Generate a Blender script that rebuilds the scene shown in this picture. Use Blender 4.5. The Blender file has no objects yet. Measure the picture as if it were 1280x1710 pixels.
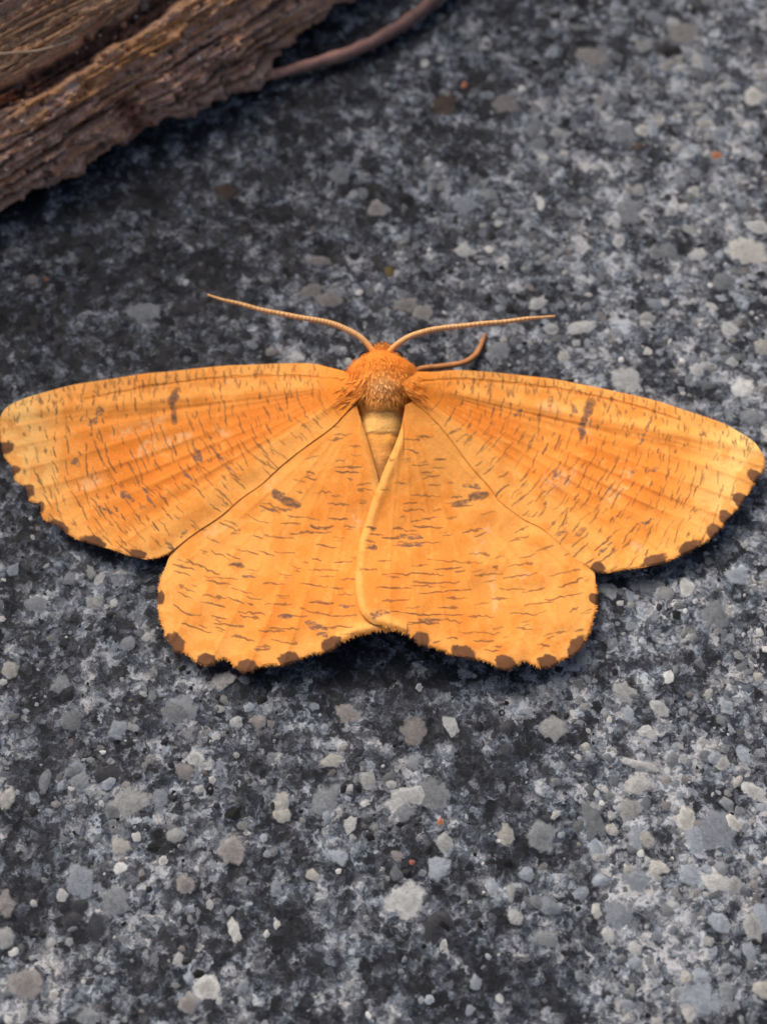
import bpy, math, random
import numpy as np
from mathutils import Vector

# ------------------------------------------------------------------ camera, sky, sun, exposure
# 1 Blender unit = 1 cm (unit scale 0.01): the moth is 4.6 cm across.
sc = bpy.context.scene
sc.unit_settings.system = 'METRIC'
sc.unit_settings.scale_length = 0.01
COL = sc.collection

FOV = math.radians(40.0)          # vertical
TILT = math.radians(22.0)         # off straight-down
DIST = 8.45
T2 = math.tan(FOV / 2)
TGT = np.array((0.0, 0.0, 0.12))
FWD = np.array((0.0, math.sin(TILT), -math.cos(TILT)))
UPV = np.array((0.0, math.cos(TILT), math.sin(TILT)))
CAMP = TGT - FWD * DIST

cd = bpy.data.cameras.new('camera')
cam = bpy.data.objects.new('camera', cd); COL.objects.link(cam)
cd.sensor_fit = 'VERTICAL'; cd.sensor_height = 36.0; cd.sensor_width = 27.0
cd.lens = 18.0 / T2
cam.location = Vector(CAMP); cam.rotation_euler = (TILT, 0, 0)
cd.clip_start = 0.05; cd.clip_end = 500
cd.dof.use_dof = True; cd.dof.focus_distance = 8.12; cd.dof.aperture_fstop = 0.31
sc.camera = cam

SUN_EL = math.radians(39); SUN_AZ = math.radians(-30)      # azimuth from +Y towards +X
w = bpy.data.worlds.new('World'); sc.world = w; w.use_nodes = True
wn = w.node_tree.nodes; wl = w.node_tree.links; wn.clear()
sky = wn.new('ShaderNodeTexSky'); sky.sky_type = 'NISHITA'; sky.sun_disc = False
sky.sun_elevation = SUN_EL; sky.sun_rotation = SUN_AZ; sky.air_density = 0.7; sky.dust_density = 9.0; sky.ozone_density = 0.3
bg = wn.new('ShaderNodeBackground'); bg.inputs[1].default_value = 0.085
wo = wn.new('ShaderNodeOutputWorld')
wl.new(sky.outputs[0], bg.inputs[0]); wl.new(bg.outputs[0], wo.inputs[0])

sd = bpy.data.lights.new('sun', 'SUN'); sd.energy = 1.5; sd.angle = math.radians(34); sd.color = (1.0, 0.955, 0.905)
sun = bpy.data.objects.new('sun', sd); COL.objects.link(sun)
sdir = Vector((math.cos(SUN_EL) * math.sin(SUN_AZ), math.cos(SUN_EL) * math.cos(SUN_AZ), math.sin(SUN_EL)))
sun.rotation_euler = sdir.to_track_quat('Z', 'Y').to_euler(); sun.location = sdir * 30

vs = sc.view_settings
vs.view_transform = 'Standard'; vs.look = 'None'; vs.gamma = 1.0; vs.use_curve_mapping = False
vs.exposure = 0.76
sc.render.engine = 'CYCLES'
try:
    sc.cycles.use_denoising = True
except Exception:
    pass

# ------------------------------------------------------------------ helpers
R = np.random.RandomState(11)
PXC = 0.0036                                  # cm per photo pixel at the moth


def at(px, py, z):
    """point(s) at height z seen along the photograph's line of sight (arrays allowed)"""
    px = np.asarray(px, float); py = np.asarray(py, float); z = np.asarray(z, float)
    x = (px - 640) / 855.0 * T2; y = (855 - py) / 855.0 * T2
    dx = x + 0 * z; dy = FWD[1] + y * UPV[1] + 0 * z; dz = FWD[2] + y * UPV[2] + 0 * z
    s = (z - CAMP[2]) / dz
    return np.stack([CAMP[0] + s * dx, CAMP[1] + s * dy, CAMP[2] + s * dz], -1)


def to_px(P):
    d = P - CAMP
    zz = d @ FWD
    return 640 + d[..., 0] / zz / T2 * 855.0, 855 - (d @ UPV) / zz / T2 * 855.0


def lin(c):
    c = np.asarray(c, float) / 255.0
    return np.where(c <= 0.04045, c / 12.92, ((c + 0.055) / 1.055) ** 2.4)


def sstep(a, b, x):
    t = np.clip((x - a) / (b - a), 0, 1)
    return t * t * (3 - 2 * t)


def vnoise(x, y, seed=0):
    x = np.asarray(x, float); y = np.asarray(y, float)
    xi = np.floor(x).astype(np.int64); yi = np.floor(y).astype(np.int64)
    fx = x - xi; fy = y - yi
    fx = fx * fx * (3 - 2 * fx); fy = fy * fy * (3 - 2 * fy)

    def h(a, b):
        n = (a * 374761393 + b * 668265263 + seed * 1274126177) & 0x7fffffff
        n = ((n ^ (n >> 13)) * 1274126177) & 0x7fffffff
        n = ((n ^ (n >> 15)) * 668265263) & 0x7fffffff
        return ((n ^ (n >> 16)) & 0xffff) / 65535.0
    return (h(xi, yi) * (1 - fx) + h(xi + 1, yi) * fx) * (1 - fy) + (h(xi, yi + 1) * (1 - fx) + h(xi + 1, yi + 1) * fx) * fy


def fbm(x, y, seed=0, o=4):
    a = 0.5; r = 0; t = 0
    for i in range(o):
        r = r + a * vnoise(x * 2 ** i, y * 2 ** i, seed + i * 17); t += a; a *= 0.55
    return r / t


def mesh_obj(name, V, F, mat, parent=None, col=None, mix=None, smooth=True, origin=None, tone=False):
    V = np.asarray(V, float).reshape(-1, 3)
    if origin is not None:
        V = V - np.asarray(origin)
    me = bpy.data.meshes.new(name)
    F = np.asarray(F) if not isinstance(F, list) else F
    if isinstance(F, np.ndarray):
        k = F.shape[1]
        me.vertices.add(len(V)); me.vertices.foreach_set('co', V.ravel())
        me.loops.add(F.size); me.loops.foreach_set('vertex_index', F.ravel().astype(np.int32))
        me.polygons.add(len(F)); me.polygons.foreach_set('loop_start', np.arange(0, F.size, k, dtype=np.int32))
        me.update(calc_edges=True)
    else:
        me.from_pydata(V.tolist(), [], F)
    if col is not None:
        c4 = np.ones((len(V), 4)); c4[:, :3] = col
        if mix is not None:
            c4[:, 3] = mix
        a = me.color_attributes.new('Col', 'FLOAT_COLOR', 'POINT')
        a.data.foreach_set('color', c4.ravel().astype(np.float32))
    if tone:
        q = to_px(V + (np.asarray(origin) if origin is not None else 0))
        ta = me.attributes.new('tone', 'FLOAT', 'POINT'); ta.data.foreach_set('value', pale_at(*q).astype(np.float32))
    me.polygons.foreach_set('use_smooth', np.full(len(me.polygons), smooth))
    me.materials.append(mat)
    o = bpy.data.objects.new(name, me); COL.objects.link(o)
    if origin is not None:
        o.location = origin
    if parent is not None:
        o.parent = parent
        o.matrix_parent_inverse.identity()
        o.location = (Vector(origin) if origin is not None else Vector((0, 0, 0))) - world_loc(parent)
    return o


def world_loc(o):
    p = Vector((0, 0, 0))
    while o is not None:
        p = p + o.location; o = o.parent
    return p


def tag(o, label=None, cat=None, group=None, kind=None):
    for k, v in (('label', label), ('category', cat), ('group', group), ('kind', kind)):
        if v:
            o[k] = v
    return o


def tube(pts, rad, n=8, flat=1.0):
    """tapered tube: pts (k,3), rad (k,) -> V, F"""
    pts = np.asarray(pts, float); rad = np.asarray(rad, float); k = len(pts)
    tg = np.gradient(pts, axis=0); tg /= np.linalg.norm(tg, axis=1)[:, None] + 1e-12
    up = np.array((0, 0, 1.0))
    sx = np.cross(tg, up); sx /= np.linalg.norm(sx, axis=1)[:, None] + 1e-9
    sy = np.cross(sx, tg)
    an = np.arange(n) / n * 2 * math.pi
    V = (pts[:, None] + rad[:, None, None] * (np.cos(an)[None, :, None] * sx[:, None] + flat * np.sin(an)[None, :, None] * sy[:, None])).reshape(-1, 3)
    F = [(i * n + j, i * n + (j + 1) % n, (i + 1) * n + (j + 1) % n, (i + 1) * n + j) for i in range(k - 1) for j in range(n)]
    F += [tuple(range(n - 1, -1, -1)), tuple((k - 1) * n + j for j in range(n))]
    return V, F


def spline(P, m):
    """Catmull-Rom through P, m samples per span"""
    P = np.asarray(P, float)
    Q = np.vstack([2 * P[0] - P[1], P, 2 * P[-1] - P[-2]])
    out = []
    t = np.linspace(0, 1, m, endpoint=False)[:, None]
    for i in range(1, len(Q) - 2):
        a, b, c, d = Q[i - 1], Q[i], Q[i + 1], Q[i + 2]
        out.append(0.5 * (2 * b + (c - a) * t + (2 * a - 5 * b + 4 * c - d) * t ** 2 + (3 * b - a - 3 * c + d) * t ** 3))
    out.append(P[-1:])
    return np.vstack(out)


# ------------------------------------------------------------------ materials
def nt(name):
    m = bpy.data.materials.new(name); m.use_nodes = True
    N = m.node_tree.nodes; L = m.node_tree.links
    return m, N, L, N['Principled BSDF']


def node(N, t, **kw):
    n = N.new(t)
    for k, v in kw.items():
        setattr(n, k, v)
    return n


def attr_material(name, rough, spec, nscale, namt, bscale, bstr, bdist=0.004, sheen=0.0, transl=0.0):
    m, N, L, B = nt(name)
    a = node(N, 'ShaderNodeAttribute', attribute_name='Col')
    g = node(N, 'ShaderNodeNewGeometry')
    nz = node(N, 'ShaderNodeTexNoise'); nz.inputs['Scale'].default_value = nscale; nz.inputs['Detail'].default_value = 3
    L.new(g.outputs['Position'], nz.inputs['Vector'])
    mr = node(N, 'ShaderNodeMapRange'); mr.inputs[1].default_value = 0.25; mr.inputs[2].default_value = 0.75
    mr.inputs[3].default_value = 1 - namt; mr.inputs[4].default_value = 1 + namt
    L.new(nz.outputs['Fac'], mr.inputs[0])
    mx = node(N, 'ShaderNodeMix', data_type='RGBA', blend_type='MULTIPLY'); mx.inputs[0].default_value = 1
    L.new(a.outputs['Color'], mx.inputs[6]); L.new(mr.outputs[0], mx.inputs[7])
    L.new(mx.outputs[2], B.inputs['Base Color'])
    B.inputs['Roughness'].default_value = rough; B.inputs['Specular IOR Level'].default_value = spec
    if sheen:
        B.inputs['Sheen Weight'].default_value = sheen; B.inputs['Sheen Roughness'].default_value = 0.5
        B.inputs['Sheen Tint'].default_value = (1, .75, .4, 1)
    nb = node(N, 'ShaderNodeTexNoise'); nb.inputs['Scale'].default_value = bscale; nb.inputs['Detail'].default_value = 2
    L.new(g.outputs['Position'], nb.inputs['Vector'])
    bp = node(N, 'ShaderNodeBump'); bp.inputs['Strength'].default_value = bstr; bp.inputs['Distance'].default_value = bdist
    L.new(nb.outputs['Fac'], bp.inputs['Height']); L.new(bp.outputs[0], B.inputs['Normal'])
    if transl:
        tr = node(N, 'ShaderNodeBsdfTranslucent'); L.new(mx.outputs[2], tr.inputs[0])
        ms = node(N, 'ShaderNodeMixShader'); ms.inputs[0].default_value = transl
        L.new(B.outputs[0], ms.inputs[1]); L.new(tr.outputs[0], ms.inputs[2])
        L.new(ms.outputs[0], N['Material Output'].inputs[0])
    return m


M_WING = attr_material('wing_scales', 0.75, 0.15, 95, 0.10, 120, 0.35, 0.003, sheen=0.12)
M_FUR = attr_material('fur', 0.8, 0.1, 60, 0.10, 80, 0.1)
M_BODY = attr_material('body_scales', 0.75, 0.15, 60, 0.18, 90, 0.5, 0.006, sheen=0.1)
M_WOOD = attr_material('rotten_wood', 0.9, 0.15, 45, 0.32, 60, 0.6, 0.012)
M_STRAW = attr_material('dry_fibre', 0.7, 0.25, 40, 0.2, 60, 0.2)
M_EYE = attr_material('eye', 0.25, 0.5, 20, 0.05, 100, 0.1)


def stone_material():
    m, N, L, B = nt('speckled_stone')
    g = node(N, 'ShaderNodeNewGeometry')

    def noise(scale, detail=3, rough=0.5, vec=None, w_=None):
        n = node(N, 'ShaderNodeTexNoise'); n.inputs['Scale'].default_value = scale
        n.inputs['Detail'].default_value = detail; n.inputs['Roughness'].default_value = rough
        L.new(vec or g.outputs['Position'], n.inputs['Vector']); return n

    def math_(op, a, b=None, clamp=False):
        n = node(N, 'ShaderNodeMath', operation=op, use_clamp=clamp)
        for i, v in enumerate((a, b)):
            if v is None: continue
            if isinstance(v, (int, float)): n.inputs[i].default_value = v
            else: L.new(v, n.inputs[i])
        return n.outputs[0]

    # warped position
    wz = noise(14, 4, .65)
    vm = node(N, 'ShaderNodeVectorMath', operation='MULTIPLY_ADD')
    vm.inputs[1].default_value = (.13, .13, .13)
    sub = node(N, 'ShaderNodeVectorMath', operation='SUBTRACT'); sub.inputs[1].default_value = (.5, .5, .5)
    L.new(wz.outputs['Color'], sub.inputs[0]); L.new(sub.outputs[0], vm.inputs[0]); L.new(g.outputs['Position'], vm.inputs[2])
    WP = vm.outputs[0]

    def voro(scale, vec, feat='F1', smooth=None):
        v = node(N, 'ShaderNodeTexVoronoi', feature=feat); v.inputs['Scale'].default_value = scale
        L.new(vec, v.inputs['Vector']); return v
    v1 = voro(9, WP); v2 = voro(19, WP); v3 = voro(38, WP)

    def val(v):
        s = node(N, 'ShaderNodeSeparateColor'); L.new(v.outputs['Color'], s.inputs[0]); return s
    s1, s2, s3 = val(v1), val(v2), val(v3)
    big = noise(2.4, 3, .55).outputs['Fac']
    mid = noise(7.5, 4, .62, WP).outputs['Fac']
    fine = noise(36, 4, .6, WP).outputs['Fac']
    tn = node(N, 'ShaderNodeAttribute', attribute_name='tone')
    # tone = weighted sum, centred on 0.5
    def cen(v, wgt): return math_('MULTIPLY', math_('SUBTRACT', v, .5), wgt)
    t = .478
    for v_, w_ in ((s1.outputs[0], .20), (s2.outputs[0], .36), (s3.outputs[0], .28), (big, .95), (mid, 1.35), (fine, .75)):
        t = math_('ADD', cen(v_, w_), t)
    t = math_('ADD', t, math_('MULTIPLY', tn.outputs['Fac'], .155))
    cr = node(N, 'ShaderNodeValToRGB'); L.new(t, cr.inputs[0])
    e = cr.color_ramp.elements
    e[0].position = 0.08; e[0].color = (.006, .007, .009, 1)
    e[1].position = 1.0; e[1].color = (.42, .42, .41, 1)
    for p, c in ((.28, (.014, .0155, .019, 1)), (.42, (.030, .033, .040, 1)), (.56, (.075, .081, .092, 1)), (.72, (.17, .18, .19, 1))):
        k = e.new(p); k.color = c
    # slight warm / cool tint per crystal
    tint = node(N, 'ShaderNodeMix', data_type='RGBA', blend_type='MIX')
    tint.inputs[6].default_value = (.88, .99, 1.16, 1); tint.inputs[7].default_value = (1.02, 1.0, 1.0, 1)
    L.new(math_('ADD', math_('MULTIPLY', s2.outputs[1], .6), math_('MULTIPLY', s1.outputs[2], .4)), tint.inputs[0])
    mt = node(N, 'ShaderNodeMix', data_type='RGBA', blend_type='MULTIPLY'); mt.inputs[0].default_value = 1
    L.new(cr.outputs[0], mt.inputs[6]); L.new(tint.outputs[2], mt.inputs[7])
    # embedded grains carry their own colour, fading into the matrix at their rim
    a = node(N, 'ShaderNodeAttribute', attribute_name='Col')
    gn = noise(17, 5, .62).outputs['Fac']
    gm = math_('MULTIPLY', math_('SUBTRACT', gn, .5), 1.25)
    gm = math_('ADD', a.outputs['Alpha'], math_('MULTIPLY', gm, math_('GREATER_THAN', a.outputs['Alpha'], .001)))
    mr = node(N, 'ShaderNodeMapRange', interpolation_type='SMOOTHSTEP')
    mr.inputs[1].default_value = .36; mr.inputs[2].default_value = .70; L.new(gm, mr.inputs[0])
    fr = node(N, 'ShaderNodeMapRange'); fr.inputs[1].default_value = .3; fr.inputs[2].default_value = .7
    fr.inputs[3].default_value = .70; fr.inputs[4].default_value = 1.28; L.new(fine, fr.inputs[0])
    gc = node(N, 'ShaderNodeMix', data_type='RGBA', blend_type='MULTIPLY'); gc.inputs[0].default_value = 1
    L.new(a.outputs['Color'], gc.inputs[6]); L.new(fr.outputs[0], gc.inputs[7])
    fin = node(N, 'ShaderNodeMix', data_type='RGBA'); L.new(mr.outputs[0], fin.inputs[0])
    L.new(mt.outputs[2], fin.inputs[6]); L.new(gc.outputs[2], fin.inputs[7])
    L.new(fin.outputs[2], B.inputs['Base Color'])
    rr = node(N, 'ShaderNodeMapRange'); rr.inputs[3].default_value = .42; rr.inputs[4].default_value = .8
    L.new(s2.outputs[2], rr.inputs[0]); L.new(rr.outputs[0], B.inputs['Roughness'])
    B.inputs['Specular IOR Level'].default_value = .2
    hgt = math_('ADD', math_('MULTIPLY', fine, .6), math_('ADD', math_('MULTIPLY', s3.outputs[1], .25), math_('MULTIPLY', mid, .9)))
    bp = node(N, 'ShaderNodeBump'); bp.inputs['Strength'].default_value = .55; bp.inputs['Distance'].default_value = .018
    L.new(hgt, bp.inputs['Height']); L.new(bp.outputs[0], B.inputs['Normal'])
    return m


M_STONE = stone_material()

# ------------------------------------------------------------------ ground: speckled stone slab
# pale and dark stone tones, plus painted light on the right and log shade upper left, in photo pixels: x, y, radius, strength
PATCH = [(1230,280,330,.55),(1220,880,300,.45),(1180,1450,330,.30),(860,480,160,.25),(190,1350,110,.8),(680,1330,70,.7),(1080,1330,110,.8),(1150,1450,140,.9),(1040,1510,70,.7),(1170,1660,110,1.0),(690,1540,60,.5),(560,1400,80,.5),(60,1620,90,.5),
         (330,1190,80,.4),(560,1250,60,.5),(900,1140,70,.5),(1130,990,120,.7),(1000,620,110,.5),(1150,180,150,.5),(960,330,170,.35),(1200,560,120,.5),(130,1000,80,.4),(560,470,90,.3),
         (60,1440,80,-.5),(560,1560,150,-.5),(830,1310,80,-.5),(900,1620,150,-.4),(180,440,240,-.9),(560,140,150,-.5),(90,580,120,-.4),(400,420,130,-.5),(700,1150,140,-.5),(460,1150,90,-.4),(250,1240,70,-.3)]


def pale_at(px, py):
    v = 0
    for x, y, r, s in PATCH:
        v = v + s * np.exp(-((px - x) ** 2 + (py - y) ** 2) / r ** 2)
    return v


gx = np.r_[-30, -15, -8, np.arange(-4, 4.01, .08), 8, 15, 30]; gy = np.r_[-30, -15, -8, np.arange(-4.5, 6.01, .08), 9, 16, 30]
GX, GY = np.meshgrid(gx, gy, indexing='ij'); gi = np.arange(GX.size).reshape(GX.shape)
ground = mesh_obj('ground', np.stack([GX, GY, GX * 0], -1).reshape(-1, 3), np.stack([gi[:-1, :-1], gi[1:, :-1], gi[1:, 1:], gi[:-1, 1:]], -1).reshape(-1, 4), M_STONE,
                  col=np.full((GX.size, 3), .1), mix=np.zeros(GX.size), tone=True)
tag(ground, 'grey speckled stone surface with pale embedded grains', None, None, 'structure')


def grain_mesh(cx, cy, rx, ry, rot, color, rs, hgt, rim=0.0):
    """irregular low dome on the ground, 4 rings; returns V, F, col, mix"""
    n = rs.randint(9, 13)
    an = (np.arange(n) + rs.uniform(-.28, .28, n)) / n * 2 * math.pi
    rr = 1 + rs.uniform(-.24, .20, n)
    x = np.cos(an) * rr * rx; y = np.sin(an) * rr * ry
    c, s = math.cos(rot), math.sin(rot)
    x, y = x * c - y * s, x * s + y * c
    V = [(cx, cy, hgt)]; mix = [1.0]; col = [np.asarray(color) * (1 - .3 * rim)]
    for f, zz, mm, cc in ((.45, .95, 1.0, 1 - .2 * rim), (.95, .45, .60, 1 + .5 * rim), (1.5, -.15, 0.0, 1.0)):
        for i in range(n):
            V.append((cx + x[i] * f, cy + y[i] * f, hgt * zz * rs.uniform(.96, 1.04) if zz > 0 else -.0015)); mix.append(mm); col.append(np.asarray(color) * cc)
    F = [(0, 1 + i, 1 + (i + 1) % n) for i in range(n)]
    for k in range(2):
        b = 1 + k * n
        F += [(b + i, b + n + i, b + n + (i + 1) % n, b + (i + 1) % n) for i in range(n)]
    return np.array(V), F, np.array(col), np.array(mix)


PAL, WHT, GRY, BLU, TAN, CRM = (160, 163, 164), (190, 192, 191), (118, 123, 128), (138, 146, 156), (124, 122, 122), (166, 166, 162)
DRK, BLK, ORG, RED, BRN = (52, 54, 60), (20, 21, 24), (170, 112, 84), (140, 84, 78), (74, 62, 56)
# x, y, rx, ry, colour (photo pixels), rotation in degrees
TRACED = [
 (297,1190,26,22,GRY,0),(195,1220,15,18,BLU,0),(395,1205,11,10,PAL,0),(577,1192,20,16,TAN,0),(267,1337,16,18,BLU,0),(192,1505,24,24,GRY,0),
 (347,1648,22,23,WHT,0),(387,1420,22,20,TAN,0),(132,1470,22,28,BLU,20),(215,1340,34,22,PAL,20),(327,1267,15,13,PAL,0),(295,1395,16,13,PAL,0),
 (392,1555,9,19,WHT,10),(297,1600,7,12,PAL,-20),(272,1437,8,7,WHT,0),(202,1450,13,9,WHT,20),(350,1510,7,10,PAL,0),(462,1545,6,8,WHT,0),(445,1560,5,7,WHT,0),
 (355,1302,6,6,WHT,0),(122,1315,8,6,WHT,0),(552,1272,19,10,CRM,20),(472,1362,16,12,CRM,0),(585,1377,10,15,PAL,0),(565,1430,15,13,BLU,0),(520,1460,12,10,CRM,0),
 (565,1455,5,5,WHT,0),(615,1305,12,15,PAL,30),(10,1335,14,17,CRM,0),(10,1510,13,22,TAN,0),(40,1645,30,25,TAN,0),(310,1477,17,14,TAN,0),(40,1688,8,15,PAL,0),
 (105,1495,9,10,PAL,0),(180,1295,25,15,DRK,0),(102,1145,18,16,GRY,0),(160,1005,16,12,PAL,0),(215,1075,15,11,GRY,0),(60,1010,20,14,GRY,0),
 (922,1215,24,20,PAL,20),(752,1212,11,19,PAL,20),(690,1222,20,25,TAN,0),(1115,1132,9,11,WHT,0),(1080,1222,18,12,PAL,-30),(1060,1310,22,15,WHT,0),
 (1075,1280,36,8,PAL,-18),(845,1392,14,17,CRM,0),(902,1400,25,24,GRY,0),(990,1370,16,30,GRY,20),(1062,1397,15,20,BLU,0),(725,1327,27,27,GRY,0),(680,1330,38,18,PAL,15),
 (735,1372,6,6,ORG,0),(688,1440,6,4,RED,0),(677,1505,33,29,PAL,0),(915,1512,20,13,BLU,-20),(820,1480,10,12,BLU,0),(860,1532,14,12,PAL,0),(1097,1450,16,12,CRM,0),
 (1152,1462,17,20,BLU,0),(1195,1467,22,17,WHT,0),(1060,1467,22,18,BLU,0),(1030,1530,26,22,BLU,-30),(1260,1325,24,13,PAL,-35),(1205,1275,14,12,PAL,0),
 (1270,1530,14,25,BLU,0),(740,1580,7,13,PAL,15),(1165,1668,40,30,BLU,0),(1210,1655,9,10,WHT,0),(910,1570,22,12,GRY,0),(700,1148,6,6,PAL,0),(880,1460,13,11,BLU,0),
 (1195,1385,40,33,BLU,0),(852,1490,8,14,PAL,0),(1150,1690,14,20,WHT,0),(1250,1590,12,14,BLU,0),(1000,1430,12,8,PAL,0),
 (1245,420,33,25,CRM,-20),(1265,380,20,12,PAL,-10),(1160,180,22,10,PAL,0),(1210,145,15,8,PAL,0),(970,547,26,13,PAL,10),(832,585,20,16,GRY,0),(1215,550,16,13,PAL,0),
 (677,510,20,15,TAN,0),(705,522,19,15,TAN,0),(1165,425,15,12,PAL,0),(845,175,20,18,TAN,0),(990,95,32,18,TAN,-20),(1140,55,26,22,TAN,0),(1040,220,20,18,GRY,0),
 (740,175,20,20,BRN,0),(815,325,16,13,GRY,0),(1195,260,9,8,ORG,0),(1065,245,9,8,BRN,0),(775,142,6,6,ORG,0),(852,518,10,9,BLK,0),(1090,402,6,7,BLK,0),(680,335,11,10,BLK,0),
 (1115,85,24,13,BLK,0),(1205,470,17,15,GRY,0),(920,550,13,11,PAL,0),(1239,650,19,15,WHT,15),(1047,634,25,20,PAL,0),(1162,618,11,12,PAL,0),(1037,601,5,5,WHT,0),
 (1145,983,13,16,WHT,0),(1222,605,10,7,PAL,0),(520,487,20,13,TAN,0),(550,502,22,16,TAN,0),(55,467,11,8,TAN,0),(77,467,5,5,ORG,0),(310,472,5,5,PAL,0),(225,365,6,6,GRY,0),
 (375,320,18,14,BRN,0),(455,587,10,9,TAN,0),(567,293,17,21,GRY,0),(530,435,24,10,TAN,0),(240,520,30,18,GRY,0),(650,455,8,12,(96,80,44),0),(1110,990,14,12,PAL,0),(1230,960,18,14,BLU,0),
]
rs = np.random.RandomState(5)
def ground_px_scale(px, py):
    a = at(px, py, 0.0); b = at(px + 1, py, 0.0)
    return float(b[0] - a[0])


def add_grain(px, py, rx, ry, color, rot, k):
    p = at(px, py, 0.0); s = ground_px_scale(px, py)
    c = lin(color) * rs.uniform(.55, .95)
    V, F, cc, mm = grain_mesh(0, 0, rx * s, ry * s * 1.05, math.radians(rot), c, rs, min(.016, .35 * rx * s) * rs.uniform(.5, 1.0), rim=rs.choice([0, 0, .2, .5]))
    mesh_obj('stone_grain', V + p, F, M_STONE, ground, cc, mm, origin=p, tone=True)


for k, (x, y, rx, ry, c, rot) in enumerate(TRACED):
    add_grain(x, y, rx, ry, c, rot, k)
n_more = 298 - len(TRACED)
pool = [GRY, GRY, BLU, BLU, PAL, CRM, TAN, DRK, DRK, DRK, BLK]
k = 0
while k < n_more:
    x = rs.uniform(-20, 1300); y = rs.uniform(-10, 1720)
    if 610 < y < 1100 and 30 < x < 1240 and not (y > 960 and (x < 250 or x > 1010)):
        continue
    pv = float(pale_at(x, y))
    if rs.rand() > .35 + pv:
        continue
    c = pool[rs.randint(0, 6 if pv > .2 else len(pool))]
    r = rs.uniform(7, 14) if rs.rand() < .8 else rs.uniform(14, 22)
    add_grain(x, y, r * rs.uniform(.8, 1.5), r * rs.uniform(.7, 1.1), c, rs.uniform(0, 180), k); k += 1
# the many finer grains, one mass
VV = []; FF = []; CC = []; MM = []; off = 0
SMALL = [PAL, GRY, BLU, TAN, PAL, WHT, GRY, GRY, BLU, BLU]
cnt = 0
while cnt < 4200:
    x = rs.uniform(-250, 1530); y = rs.uniform(-200, 1850)
    pv = float(pale_at(x, y))
    if rs.rand() > .34 + .8 * pv:
        continue
    r = 2.2 + 6.0 * rs.rand() ** 2.2
    dark = rs.rand() < .30 - .25 * pv
    c = lin((BLK, DRK, (34, 36, 42))[rs.randint(3)] if dark else SMALL[rs.randint(len(SMALL))]) * rs.uniform(.3, .95)
    p = at(x, y, 0.0); s = ground_px_scale(x, y)
    V, F, cc, mm = grain_mesh(p[0], p[1], r * s * rs.uniform(.8, 1.6), r * s, rs.uniform(0, 3.14), c, rs, .006 * rs.uniform(.4, 1.2))
    VV.append(V); FF += [tuple(i + off for i in f) for f in F]; CC.append(cc); MM.append(mm); off += len(V); cnt += 1
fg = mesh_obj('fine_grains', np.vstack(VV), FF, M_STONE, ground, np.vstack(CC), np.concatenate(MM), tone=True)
tag(fg, kind='stuff')

# ------------------------------------------------------------------ the rotten wood
A = at(0, 333, .14); Bp = at(545, 4, .14)
E = Bp - A; E[2] = 0; E /= np.linalg.norm(E)
NV = np.array((-E[1], E[0], 0.0))
SEC = spline([(0.55, 0.0), (0.16, 0.0), (0.02, 0.07), (0.0, 0.16), (0.05, 0.30), (0.18, .47), (.42, .65), (.8, .82), (1.25, .96), (1.9, 1.3), (2.35, 2.2), (2.8, 3.4), (3.5, 3.8), (4.5, 2.6), (4.6, .6), (4.1, 0.0)], 40)
seg = np.r_[0, np.cumsum(np.linalg.norm(np.diff(SEC, axis=0), axis=1))]
i0 = 1.0
sN = np.r_[np.linspace(0, .45, 8, endpoint=False), np.arange(.45, 3.3, .0085), np.linspace(3.3, seg[-1], 60)]
uN = np.r_[np.linspace(-4.5, -.4, 40, endpoint=False), np.arange(-.4, 3.1, .0095), np.linspace(3.1, 6, 30)]
sv = np.interp(sN, seg, SEC[:, 0]); sz = np.interp(sN, seg, SEC[:, 1])
ds = np.gradient(np.stack([sv, sz], -1), axis=0); ds /= np.linalg.norm(ds, axis=1)[:, None]
nrm = np.stack([-ds[:, 1], ds[:, 0]], -1)                     # outward (v,z)
U, S = np.meshgrid(uN, sN, indexing='ij')
# lateral wobble of the whole lip
P0 = A[None, None] * [1, 1, 0] + U[..., None] * E + sv[None, :, None] * NV + sz[None, :, None] * np.array((0, 0, 1.0))
BUL = np.array([(-200, 0), (0, 0), (40, 1), (96, 14), (209, 24), (251, 30), (345, 36), (400, 46), (440, 54), (475, 50), (529, 34), (588, 16), (650, 2), (800, 0)], float)
BUL = np.interp(U / (np.linalg.norm((Bp - A)[:2]) / 637.0), BUL[:, 0], BUL[:, 1]) * np.linalg.norm((Bp - A)[:2]) / 637.0
P0 = P0 - (BUL * (1 - sstep(.5, 2.5, sv)[None, :]))[..., None] * NV
qx, qy = to_px(P0)
du = np.array((.852, -.524)); dn = np.array((-.524, -.852))
along = qx * du[0] + (qy - 335) * du[1]
perp = qx * dn[0] + (qy - 335) * dn[1]
wob = (fbm(along / 60, perp * 0, 3, 3) - .5) * 34
pb = perp + wob
fib = fbm(along / 130 + 5, perp / 5.0, 21, 4)
fib2 = fbm(along / 260, perp / 2.6, 31, 3)
crumb = fbm(along / 9, perp / 7, 41, 4)
crumb2 = fbm(along / 26, perp / 16, 51, 3)
dark = sstep(112, 124, pb) * (1 - sstep(150, 166, pb)) * sstep(.25, .45, crumb2 + .15)
ochre = sstep(66, 76, pb) * (1 - sstep(108, 122, pb)) * sstep(60, 150, along)
fibz = sstep(150, 172, pb)
low = 1 - sstep(62, 78, pb)
D = (fib - .5) * .07 + (crumb - .5) * (.026 + .014 * low) * (1 - .6 * fibz) + (crumb2 - .5) * .09
D += fibz * ((fib2 - .5) * .09 + .03) - dark * .075 + ochre * .045
groove = sstep(.60, .72, fbm(along / 170 + 9, perp / 7.5, 61, 3)) * (.35 + .65 * (fibz + low).clip(0, 1))
D -= groove * .05
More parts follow.
